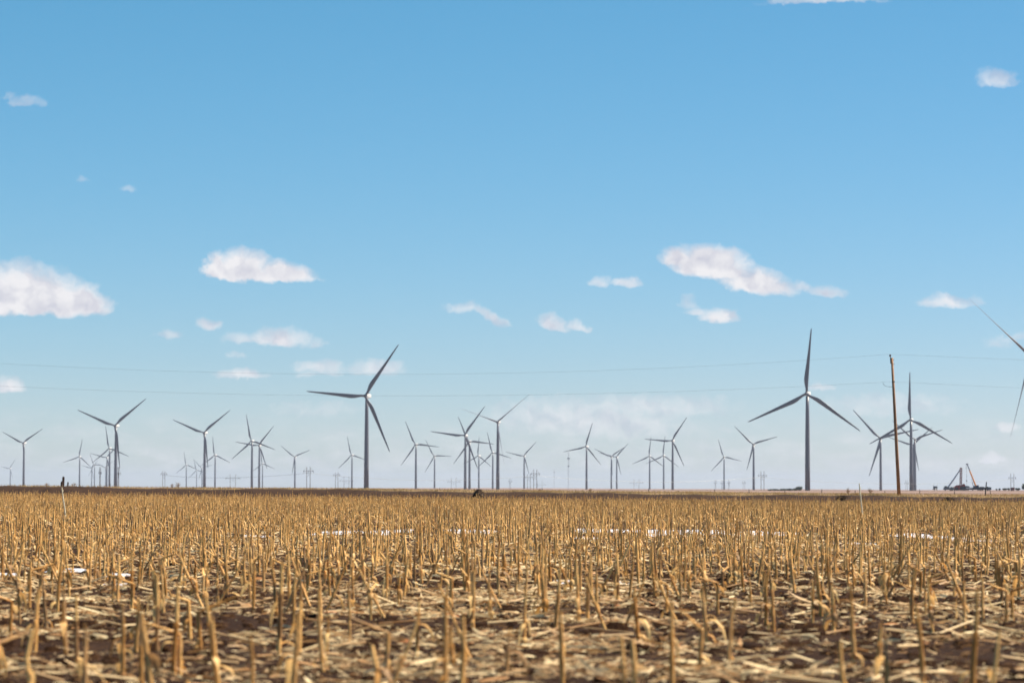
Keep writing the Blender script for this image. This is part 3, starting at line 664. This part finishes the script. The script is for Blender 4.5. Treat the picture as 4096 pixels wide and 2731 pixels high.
m = MB(); m.prism([(-8.6, .6), (10.5, .6), (10.5, 2.0), (6.2, 2.3), (5.9, 2.9), (3.4, 2.9), (3.0, 2.3), (-4.6, 2.4), (-5.0, 3.3), (-7.6, 3.5), (-8.6, 2.4)], -1.3, 1.3); m.build('carrier', M['steel'], r)
m = MB(); m.box((-6.0, -1.33, 2.0), (1.5, .03, .35)); m.box((-4.2, -1.0, 1.9), (1.6, .5, .3)); m.build('side_panel', M['white'], r)
for x in (-7.2, -5.8, -2.5, 1.6, 3.0, 5.0, 8.6):
    m = MB(); m.wheel((x, -1.15, .52), .52, .4); m.build('wheel', M['rubber'], r)
# equipment trailers on the right
r = base('equipment_trailer', 1420, 'low trailer loaded with dark machine parts right of the orange crane', 'trailer')
m = MB(); m.box((0, .2, .8), (4.8, 1.2, .18)); m.build('deck', M['steel'], r)
m = MB(); rg = random.Random(3)
for i in range(16): x = -4.4 + i * .58; m.box((x, .2, 1.5 + rg.uniform(-.1, .7)), (.36, .9, .5 + rg.random() * .6), Matrix.Rotation(rg.uniform(-.4, .4), 3, 'Y'))
m.build('load', M['evergreen'], r)
m = MB(); m.box((-2.9, -1.1, 1.25), (.7, .1, .32)); m.box((1.2, -1.1, 1.2), (.5, .1, .25)); m.build('red_crate', M['red'], r)
for x in (-3, -1.8, 2.2, 3.4):
    m = MB(); m.wheel((x, -1.05, .45), .45, .35); m.build('wheel', M['rubber'], r)
# rust red shed under right pylon
r = base('small_shed', 2075, 'rust red shed at the foot of the right edge pylon', 'shed')
hh = local(r, 2075, 765).z
m = MB(); m.prism([(-1.35, -.3), (1.35, -.3), (1.35, hh * .92), (0, hh * 1.02), (-1.35, hh * .92)], -1.2, 1.2); m.build('wall', M['rust'], r)
m = MB(); m.box((.75, 0, hh * .985), (.85, 1.35, .05), Matrix.Rotation(.07, 3, 'Y')); m.box((-.75, 0, hh * .985), (.85, 1.35, .05), Matrix.Rotation(-.07, 3, 'Y')); m.build('roof', M['steel'], r)
m = MB(); m.box((-.4, -1.23, 1.0), (.35, .03, .9)); m.build('door', M['steel'], r)

# ------------------------------------------------------------------ snow patches
SN = [((10, 2300), 150, 9), ((270, 2288), 130, 8), ((450, 2300), 100, 6), ((1345, 2132), 120, 15), ((1560, 2127), 150, 13), ((1890, 2126), 150, 11), ((2420, 2120), 200, 13), ((2640, 2128), 190, 17),
      ((2830, 2130), 180, 16), ((3090, 2134), 190, 15), ((3720, 2146), 190, 13), ((3890, 2160), 120, 8), ((2240, 2321), 150, 8), ((2480, 2332), 90, 5), ((460, 2345), 90, 6), ((3420, 2170), 120, 6), ((2330, 2150), 90, 6), ((1000, 2145), 160, 6)]
SNL = ['snow patch lying at the left edge among the stalks', 'snow patch second from the left edge', 'snow patch third from the left edge', 'snow patch below the large left-centre turbine', 'snow patch below and left of the central turbines',
       'snow patch straight below the central turbines', 'snow patch below the tight pair of turbines', 'long bright snow patch below the twin turbines', 'bright snow patch below the small lone turbine', 'snow patch below and left of the largest turbine',
       'snow patch below the utility pole', 'thin snow patch below the red mast', 'thin snow streak in the middle of the stubble', 'small snow scrap right of the thin middle streak', 'small near snow scrap low on the left', 'thin snow streak left of the utility pole foot',
       'small snow scrap left of the twin turbines', 'thin snow streak below the crossing pair']
SNE = []
for ((px, py), w, h), lab in zip(SN, SNL):
    r0 = ray(px, py); d = EYE / -r0.z; x0 = r0.x * d; rx = w / 2 * d / FP * 1.3; ry = max(h / 2 * d * d / FP / EYE * 1.35, .4); SNE.append((x0, d, rx, ry))
    n = 40; nr = 7; V = [(0, 0, .05)]; F = []; rg = random.Random(int(px)); ph = [rg.uniform(0, 6.28) for _ in range(5)]
    for i in range(1, nr + 1):
        for j in range(n):
            q = 2 * math.pi * j / n; s = 1 + .22 * math.sin(2 * q + ph[0]) + .16 * math.sin(5 * q + ph[1]) + .1 * math.sin(11 * q + ph[2]); f = i / nr
            x, y = math.cos(q) * rx * s * f, math.sin(q) * ry * s * f
            V.append((x, y, tz(x0 + x, d + y) - tz(x0, d) + (.022 * (1 - f ** 3) + .006 * math.sin(x * 5 + y * 3) if i < nr else -.02)))
    for j in range(n): F.append((0, 1 + j, 1 + (j + 1) % n))
    for i in range(nr - 1):
        for j in range(n): a = 1 + i * n; F.append((a + j, a + n + j, a + n + (j + 1) % n, a + (j + 1) % n))
    m = MB(); m.add(V, F); o = m.build('snow_patch', M['snow'], None, True); o.location = (x0, d, tz(x0, d)); tag(o, lab, 'snow patch', 'old snow patches among the stalks')

# ------------------------------------------------------------------ corn stubble
def on_snow(x, y):
    m_ = np.zeros(len(x), bool)
    for a, b, rx, ry in SNE: m_ |= ((x - a) / rx) ** 2 + ((y - b) / ry) ** 2 < 1
    return m_
def strips(P, Wd, U, segs):
    "P (n,segs+1,3) centrelines, Wd (n,segs+1) half widths, U (n,3) or (n,segs+1,3) width directions -> V,F"
    n = len(P)
    if U.ndim == 2: U = np.repeat(U[:, None], segs + 1, 1)
    A = P - U * Wd[..., None]; B = P + U * Wd[..., None]
    V = np.stack([A, B], 2).reshape(-1, 3)
    b = (np.arange(n) * (segs + 1) * 2)[:, None] + (np.arange(segs) * 2)[None]; b = b.ravel()
    return V, np.stack([b, b + 1, b + 3, b + 2], 1)
def tubes(P, Rr, k):
    "P (n,s+1,3) near-vertical centrelines, Rr (n,s+1) -> V,F open tubes plus lid"
    n, s1 = P.shape[:2]; q = np.arange(k) * 2 * np.pi / k
    ring = np.stack([np.cos(q), np.sin(q), 0 * q], 1)
    V = (P[:, :, None] + ring[None, None] * Rr[..., None, None]).reshape(-1, 3)
    b = (np.arange(n) * s1 * k)[:, None, None] + (np.arange(s1 - 1) * k)[None, :, None]; j = np.arange(k)[None, None]
    F = np.stack([b + j, b + (j + 1) % k, b + k + (j + 1) % k, b + k + j], -1).reshape(-1, 4)
    return V, F
def field_points():
    pts = []; y = 15.2; i = 0
    while y < 214:
        hw = 2.2 + y * .20; step = .30 if y < 36 else .20
        xs = np.arange(-hw, hw, step); xs = xs + RNG.uniform(-.18, .18, len(xs))
        ys = y + RNG.normal(0, .16, len(xs)) + .02 * xs
        keep = RNG.random(len(xs))
        clump = .5 + .5 * np.sin(xs * .55 + i * 1.7) * np.sin(xs * .21 + i)
        p = .60 + .3 * clump
        if y < 26.5: p = p * .50 + np.where((xs < -.2) & (y < 20.5), .42, 0)
        elif y < 30: p = p * .75 + np.where(xs < -1, .25, 0)
        m_ = keep < p * np.where(on_snow(xs, ys), .5, 1)
        pts.append(np.stack([xs[m_], ys[m_]], 1)); i += 1
        y += 1.75 if y < 34 else 1.3
    return np.concatenate(pts)
pts = field_points()
order = np.argsort(pts[:, 1]); pts = pts[order]
inview = (np.abs(pts[:, 0]) < pts[:, 1] * .185 + .15) & (pts[:, 1] > 15.8)
idx_ind = np.where(inview)[0][:300]
is_ind = np.zeros(len(pts), bool); is_ind[idx_ind] = True

def leaf_strip(m, p0, dirv, ln, w, droop, rg, twist=.6):
    d = Vector(dirv).normalized(); p = Vector(p0); n = 7; side = d.cross(Vector((0, 0, 1)))
    side = side.normalized() if side.length > .05 else Vector((1, 0, 0)); V = []; a = 0; kink = rg.randint(2, 5)
    for i in range(n + 1):
        f = i / n; ww = w * (math.sin(min(1, f * 2.2 + .35) * math.pi / 2)) * (1 - f ** 3 * .85) * rg.uniform(.85, 1.1)
        s = (Matrix.Rotation(a, 3, d) @ side); a += twist / n + rg.uniform(-.12, .12)
        up = s.cross(d) * ww * .35
        V += [p - s * ww, p + up, p + s * ww]
        d = (d + Vector((rg.uniform(-.1, .1), rg.uniform(-.1, .1), -droop / n * (3.2 if i == kink else 1)))).normalized(); p = p + d * ln / n
        if p.z < .015: p.z = .015; d.z = abs(d.z) * .1
    F = []
    for i in range(n): b = i * 3; F += [(b, b + 1, b + 4, b + 3), (b + 1, b + 2, b + 5, b + 4)]
    m.add(V, F)
def stalk_proto(kind, seed):
    rg = random.Random(seed); root = empty('corn_stalk', (0, 0, 0))
    H = {'tall': .56, 'mid': .43, 'short': .26, 'bent': .50, 'lean': .50, 'leafy': .45}[kind] * rg.uniform(.93, 1.07)
    r0 = rg.uniform(.0085, .0125); lx, ly = rg.uniform(-.05, .05), rg.uniform(-.04, .04)
    if kind == 'lean': lx = rg.choice((-1, 1)) * rg.uniform(.45, .8)
    P = []; Rd = []; n = 13; p = Vector((0, 0, -.03)); d = Vector((lx, ly, 1)).normalized(); kz = rg.uniform(.45, .65) if kind == 'bent' else 9
    for i in range(n + 1):
        f = i / n; P.append(p.copy()); node = 1.16 if i % 4 == 1 else 1.0; Rd.append(r0 * (1.25 - .5 * f) * node * rg.uniform(.95, 1.05))
        if f > kz: d = (d + Vector((rg.choice((1,)) * (1.1 if seed % 2 else -1.1), .1, -.6))).normalized(); kz = 99
        d = (d + Vector((rg.uniform(-.035, .035), rg.uniform(-.03, .03), 0))).normalized(); p = p + d * (H + .03) / n
    m = MB(); m.tube(P, Rd, 9, False)
    # ragged open top: torn fibres
    for i in range(6):
        a = i * 1.05 + rg.random(); q = P[-1] + Vector((math.cos(a), math.sin(a), 0)) * Rd[-1] * .9
        e = q + d * rg.uniform(.01, .05) + Vector((math.cos(a), math.sin(a), 0)) * .006; w = Vector((-math.sin(a), math.cos(a), 0)) * Rd[-1] * .5
        m.add([q - w, q + w, e + w * .3, e - w * .3], [(0, 1, 2, 3)])
    m.build('stem', M['stalk'], root, True)
    # sheath wrapped round the stem, and hanging leaves
    nl = {'tall': 2, 'mid': 1, 'short': 1, 'bent': 2, 'lean': 1, 'leafy': 4}[kind]
    for i in range(nl):
        f = rg.uniform(.15, .72); q = P[int(f * n)]; a = rg.uniform(0, 6.28); m = MB()
        up = rg.uniform(.2, 1.6)
        leaf_strip(m, q, (math.cos(a), math.sin(a), up), rg.uniform(.09, .22) * (1.3 if kind == 'leafy' else 1), rg.uniform(.010, .026), rg.uniform(2.0, 5.0), rg, rg.uniform(-2, 2)); m.build('leaf', M['leaf'], root)
    m = MB(); a0 = rg.uniform(0, 6.28); i0, i1 = rg.randint(1, 4), rg.randint(7, 11); V = []; F = []
    for i in range(i0, i1 + 1):
        for k in range(6):
            a = a0 + k * .8; rr = Rd[i] * (1.22 + .10 * k / 5 + .5 * max(0, (i - i0) / (i1 - i0) - .6)); V.append(P[i] + Vector((math.cos(a) * rr, math.sin(a) * rr, rg.uniform(-.004, .004))))
    for i in range(i1 - i0):
        for k in range(5): b = i * 6 + k; F.append((b, b + 1, b + 7, b + 6))
    m.add(V, F); m.build('sheath', M['leaf'], root)
    return root
KINDS = ['mid', 'mid', 'mid', 'tall', 'tall', 'short', 'bent', 'lean', 'leafy', 'leafy']
KLAB = {'mid': 'upright cut corn stalk with a ragged top in the foreground stubble', 'tall': 'taller than average upright dry corn stalk in the foreground stubble', 'short': 'stubby short cut corn stalk in the foreground stubble',
        'bent': 'dry corn stalk snapped over sideways near the top in the foreground stubble', 'lean': 'leaning dry corn stalk tilted far to one side in the foreground stubble', 'leafy': 'dry corn stalk hung with several curled leaves in the foreground stubble'}
protoS = []
for s in range(3):
    for k in ('mid', 'tall', 'short', 'bent', 'lean', 'leafy'): protoS.append((k, stalk_proto(k, 11 + s * 17 + len(protoS) * 3)))
used = set(); rr = random.Random(5)
bykind = {}
for i, (k, o) in enumerate(protoS): bykind.setdefault(k, []).append(i)
for ii in idx_ind:
    k = rr.choice(KINDS); pi = rr.choice(bykind[k]); kk, o = protoS[pi]
    if pi in used: o = copy_tree(o)
    used.add(pi)
    x, y = pts[ii]; o.location = (x, y, tz(x, y)); o.rotation_euler = (rr.uniform(-.06, .06), rr.uniform(-.06, .06), rr.uniform(0, 6.28) if k != 'lean' else rr.choice((0, 3.1)) + rr.uniform(-.6, .6)); s = rr.uniform(.88, 1.12); o.scale = (s * 1.05, s * 1.05, s)
    tag(o, KLAB[kk], 'corn stalk', {'mid': 'upright foreground corn stalks', 'tall': 'tall foreground corn stalks', 'short': 'short foreground corn stalks', 'bent': 'snapped foreground corn stalks', 'lean': 'leaning foreground corn stalks', 'leafy': 'leafy foreground corn stalks'}[kk])
for i, (k, o) in enumerate(protoS):
    if i not in used:
        for ch in list(o.children): bpy.data.objects.remove(ch)
        bpy.data.objects.remove(o)
# all further stalks: one mass
Q = pts[~is_ind]; n = len(Q); zz = terrain(Q[:, 0], Q[:, 1]); seg = 3
Hh = np.clip(RNG.normal(.42, .11, n), .14, .85) + (RNG.random(n) < .07) * RNG.uniform(.1, .28, n)
lean = RNG.normal(0, .06, (n, 2)); ll = RNG.random(n) < .19; lean[ll, 0] += RNG.choice([-1, 1], ll.sum()) * RNG.uniform(.3, 1.3, ll.sum())
P = np.zeros((n, seg + 1, 3)); Rr = np.zeros((n, seg + 1)); rad = RNG.uniform(.0085, .0155, n)
for i in range(seg + 1):
    f = i / seg; P[:, i, 0] = Q[:, 0] + lean[:, 0] * Hh * f + RNG.normal(0, .006, n); P[:, i, 1] = Q[:, 1] + lean[:, 1] * Hh * f + RNG.normal(0, .006, n)
    P[:, i, 2] = zz - .02 + Hh * f / np.sqrt(1 + (lean ** 2).sum(1)); Rr[:, i] = rad * (1.2 - .45 * f)
V1, F1 = tubes(P, Rr, 6)
np_mesh('corn_stubble', V1, F1, M['stalk'], smooth=True)
stub = bpy.data.objects['corn_stubble']; tag(stub, 'dense mass of cut corn stalks stretching back to the dirt bank', 'corn stubble', kind='stuff')
def leaves_for(base, zb, H, per, lmin, lmax):
    n = len(base) * per; B = np.repeat(base, per, 0); Z = np.repeat(zb, per); HH = np.repeat(H, per); s = 4
    a = RNG.uniform(0, 6.283, n); up = RNG.uniform(-.2, 1.5, n); f0 = RNG.uniform(.05, .75, n); ln = RNG.uniform(lmin, lmax, n)
    Pp = np.zeros((n, s + 1, 3)); d = np.stack([np.cos(a), np.sin(a), up], 1); d /= np.linalg.norm(d, axis=1)[:, None]
    p = np.stack([B[:, 0], B[:, 1], Z + HH * f0], 1); U = np.cross(d, [0, 0, 1.]); U /= np.linalg.norm(U, axis=1)[:, None] + 1e-6
    tw = RNG.uniform(-.5, .5, (n, 1)); U = U + np.array([0, 0, 1.]) * tw; dr = RNG.uniform(.35, 1.3, n)
    for i in range(s + 1):
        Pp[:, i] = p; d[:, 2] -= dr; d += RNG.normal(0, .08, d.shape); d /= np.linalg.norm(d, axis=1)[:, None]; p = p + d * (ln / s)[:, None]; p[:, 2] = np.maximum(p[:, 2], Z + .01)
    Wd = RNG.uniform(.005, .016, (n, 1)) * np.array([[.7, 1, .9, .6, .1]]); return strips(Pp, Wd, U, s)
V2, F2 = leaves_for(Q, zz, Hh, 3, .08, .26)
o = np_mesh('stubble_leaves', V2, F2, M['leaf'], stub)

# two tall pale straws standing above the rest
for px, yb, yt, pxt, d, w, lab in ((263, 2055, 1948, 247, 105, .03, 'tall pale straw leaning left below the three wooden posts'), (3452, 2050, 1932, 3437, 100, .028, 'tall whitish straw rising above the stubble left of the utility pole')):
    t = at(pxt, yt, d); x = at(px, yb, d).x; z0 = tz(x, d); r = empty('tall_straw', (x, d, z0)); tt = t - Vector((x, d, z0)); m = MB()
    m.tube([(0, 0, -.05), tt * .3 + Vector((.01, 0, 0)), tt * .7, tt], [w, w * .95, w * .85, w * .6], 8); m.build('stem', M['pale'], r)
    m = MB(); rg = random.Random(2); leaf_strip(m, tt * .8, (.2, .1, 1), .16, .02, .6, rg); m.build('leaf', M['pale'], r); tag(r, lab, 'straw stalk', 'tall pale straws')

# ------------------------------------------------------------------ crop litter on the soil
def litter(n, y0, y1, lmin, lmax, wmin, wmax, hz_, powr=1.0):
    y = (y0 ** powr + RNG.random(n) * (y1 ** powr - y0 ** powr)) ** (1 / powr); x = RNG.uniform(-1, 1, n) * (y * .20 + 1.5)
    # patchy cover: bare tracks between rows
    dens = .42 + .38 * np.sin(x * 1.3 + y * .9) * np.sin(y * .9 + x * .2) + .30 * np.sin(y * 1.75 + .25 * x) + .2 * np.sin(x * 5.1 + y) * np.sin(y * 4.3)
    dens = dens - .30 * np.exp(-((y - 24.3 + .12 * x) / 2.2) ** 2) - .22 * np.exp(-((y - 19.6 - .1 * x) / .7) ** 2) - .02
    k = RNG.random(n) < np.clip(dens * 1.15 + .04, .04, 1) * np.where(on_snow(x, y), .12, 1); x, y = x[k], y[k]; n = len(x)
    a = RNG.normal(0, .5, n) + RNG.integers(0, 2, n) * np.pi; ln = RNG.uniform(lmin, lmax, n) * RNG.choice([1, 1, 1.5], n)
    tilt = np.abs(RNG.normal(0, .2, n)); s = 3; Pp = np.zeros((n, s + 1, 3)); z = terrain(x, y) + .006 + RNG.random(n) * hz_
    d = np.stack([np.cos(a), np.sin(a), tilt], 1); cv = RNG.normal(0, .16, (n, 3)); cv[:, 2] = RNG.normal(-.05, .14, n); p = np.stack([x, y, z], 1)
    roll = RNG.normal(0, .55, n); U = np.stack([-np.sin(a) * np.cos(roll), np.cos(a) * np.cos(roll), np.sin(roll)], 1)
    for i in range(s + 1):
        Pp[:, i] = p; p = p + d * (ln / s)[:, None]; d = d + cv; p[:, 2] = np.maximum(p[:, 2], terrain(p[:, 0], p[:, 1]) + .004)
    Wd = RNG.uniform(wmin, wmax, (n, 1)) * np.array([[.6, 1, .95, .5]]) * RNG.uniform(.8, 1.1, (n, s + 1)); return strips(Pp, Wd, U, s)
parts = [litter(8000, 14.5, 34, .05, .20, .004, .015, .05, 1.5), litter(60000, 14.5, 34, .012, .07, .002, .008, .035, 1.5), litter(34000, 34, 75, .04, .18, .005, .014, .06, 1.8), litter(16000, 75, 214, .1, .35, .012, .03, .08, 2)]
off_ = 0; VV = []; FF = []
for v, f in parts: VV.append(v); FF.append(f + off_); off_ += len(v)
o = np_mesh('crop_litter', np.concatenate(VV), np.concatenate(FF), M['litter'])
tag(o, 'pale chopped corn leaves and stalk pieces strewn over dark soil', 'crop litter', kind='stuff')
v, f = litter(420, 14.5, 40, .04, .12, .012, .026, .02, 1.5)
o2 = np_mesh('weathered_leaves', v, f, M['redleaf'], o)
# fallen stalk pieces: round, lying about
def fallen(n, y0, y1):
    y = (y0 ** 1.6 + RNG.random(n) * (y1 ** 1.6 - y0 ** 1.6)) ** (1 / 1.6); x = RNG.uniform(-1, 1, n) * (y * .2 + 1); a = RNG.normal(0, .5, n); ln = RNG.uniform(.12, .5, n); r = RNG.uniform(.008, .014, n)
    ax_ = np.stack([np.cos(a), np.sin(a), RNG.normal(0, .12, n)], 1); u = np.stack([-np.sin(a), np.cos(a), 0 * a], 1); w = np.cross(ax_, u); q = np.arange(6) * np.pi / 3
    ring = (u[:, None] * np.cos(q)[None, :, None] + w[:, None] * np.sin(q)[None, :, None]) * r[:, None, None]
    c = np.stack([x, y, terrain(x, y) + r + np.abs(ax_[:, 2]) * ln / 2], 1); V = np.stack([(c - ax_ * ln[:, None] / 2)[:, None] + ring, (c + ax_ * ln[:, None] / 2)[:, None] + ring], 1).reshape(-1, 3)
    b = (np.arange(n) * 12)[:, None]; j = np.arange(6)[None]; return V, np.stack([b + j, b + (j + 1) % 6, b + 6 + (j + 1) % 6, b + 6 + j], -1).reshape(-1, 4)
v, f = fallen(900, 15, 60)
np_mesh('fallen_stalks', v, f, M['litter'], o, True)
# clods of soil
def clods(n, y0, y1):
    y = (y0 ** 1.6 + RNG.random(n) * (y1 ** 1.6 - y0 ** 1.6)) ** (1 / 1.6); x = RNG.uniform(-1, 1, n) * (y * .2 + 1); s = RNG.gamma(2, .011, n) + .008
    cube = np.array([[-1,-1,-1],[1,-1,-1],[1,1,-1],[-1,1,-1],[-.6,-.6,.8],[.6,-.6,.8],[.6,.6,.8],[-.6,.6,.8]], float)
    V = (cube[None] * RNG.uniform(.7, 1.3, (n, 8, 3)) * s[:, None, None] * np.array([1.5, 1.5, .8]) + np.stack([x, y, terrain(x, y) + .004], 1)[:, None]).reshape(-1, 3)
    q = np.array([[0,1,5,4],[1,2,6,5],[2,3,7,6],[3,0,4,7],[4,5,6,7]]); return V, ((np.arange(n) * 8)[:, None, None] + q[None]).reshape(-1, 4)
v, f = clods(6000, 14.5, 45)
tag(np_mesh('soil_clods', v, f, M['soil']), 'dark crumbled soil clods between the stalks', 'soil clods', kind='stuff')

# ------------------------------------------------------------------ dry grass on the verge
def blades(n, xr, y0, y1, h0, h1, w):
    x = RNG.uniform(-xr, xr, n); y = RNG.uniform(y0, y1, n); pxx = 2048 + x / 226 * FP
    keep = RNG.random(n) < np.clip(.30 + .7 * (pxx - 300) / 2400, .22, 1) * (.6 + .4 * np.sin(x * .7) * np.sin(x * .23 + 1)); x, y = x[keep], y[keep]; n = len(x)
    z = terrain(x, y); h = RNG.uniform(h0, h1, n); s = 2; P = np.zeros((n, s + 1, 3)); ln = RNG.normal(0, .35, (n, 2))
    for i in range(s + 1): f = i / s; P[:, i] = np.stack([x + ln[:, 0] * h * f * f, y + ln[:, 1] * h * f * f, z - .02 + h * f], 1)
    a = RNG.uniform(-.6, .6, n); U = np.stack([np.cos(a), np.sin(a), 0 * a], 1); return strips(P, np.full((n, 1), w) * np.array([[1, .8, .15]]), U, s)
v, f = blades(60000, 56, 221.5, 236, .05, .20, .011)
tag(np_mesh('dry_grass', v, f, M['grass']), 'short ochre dry grass along the top of the bank', 'dry grass', kind='stuff')

# ------------------------------------------------------------------ air
hb = MB(); hb.box((0, 14950, 74), (19000, 15150, 76)); hz_o = hb.build('haze', None)
hm = bpy.data.materials.new('haze_air'); hm.use_nodes = True; t = hm.node_tree; t.nodes.clear()
mo = t.nodes.new('ShaderNodeOutputMaterial'); pv = t.nodes.new('ShaderNodeVolumePrincipled'); pv.inputs['Color'].default_value = (.62, .71, .93, 1); pv.inputs['Density'].default_value = 3.0e-5
pv.inputs['Anisotropy'].default_value = .1; t.links.new(pv.outputs[0], mo.inputs['Volume']); hz_o.data.materials.append(hm); hz_o['kind'] = 'stuff'
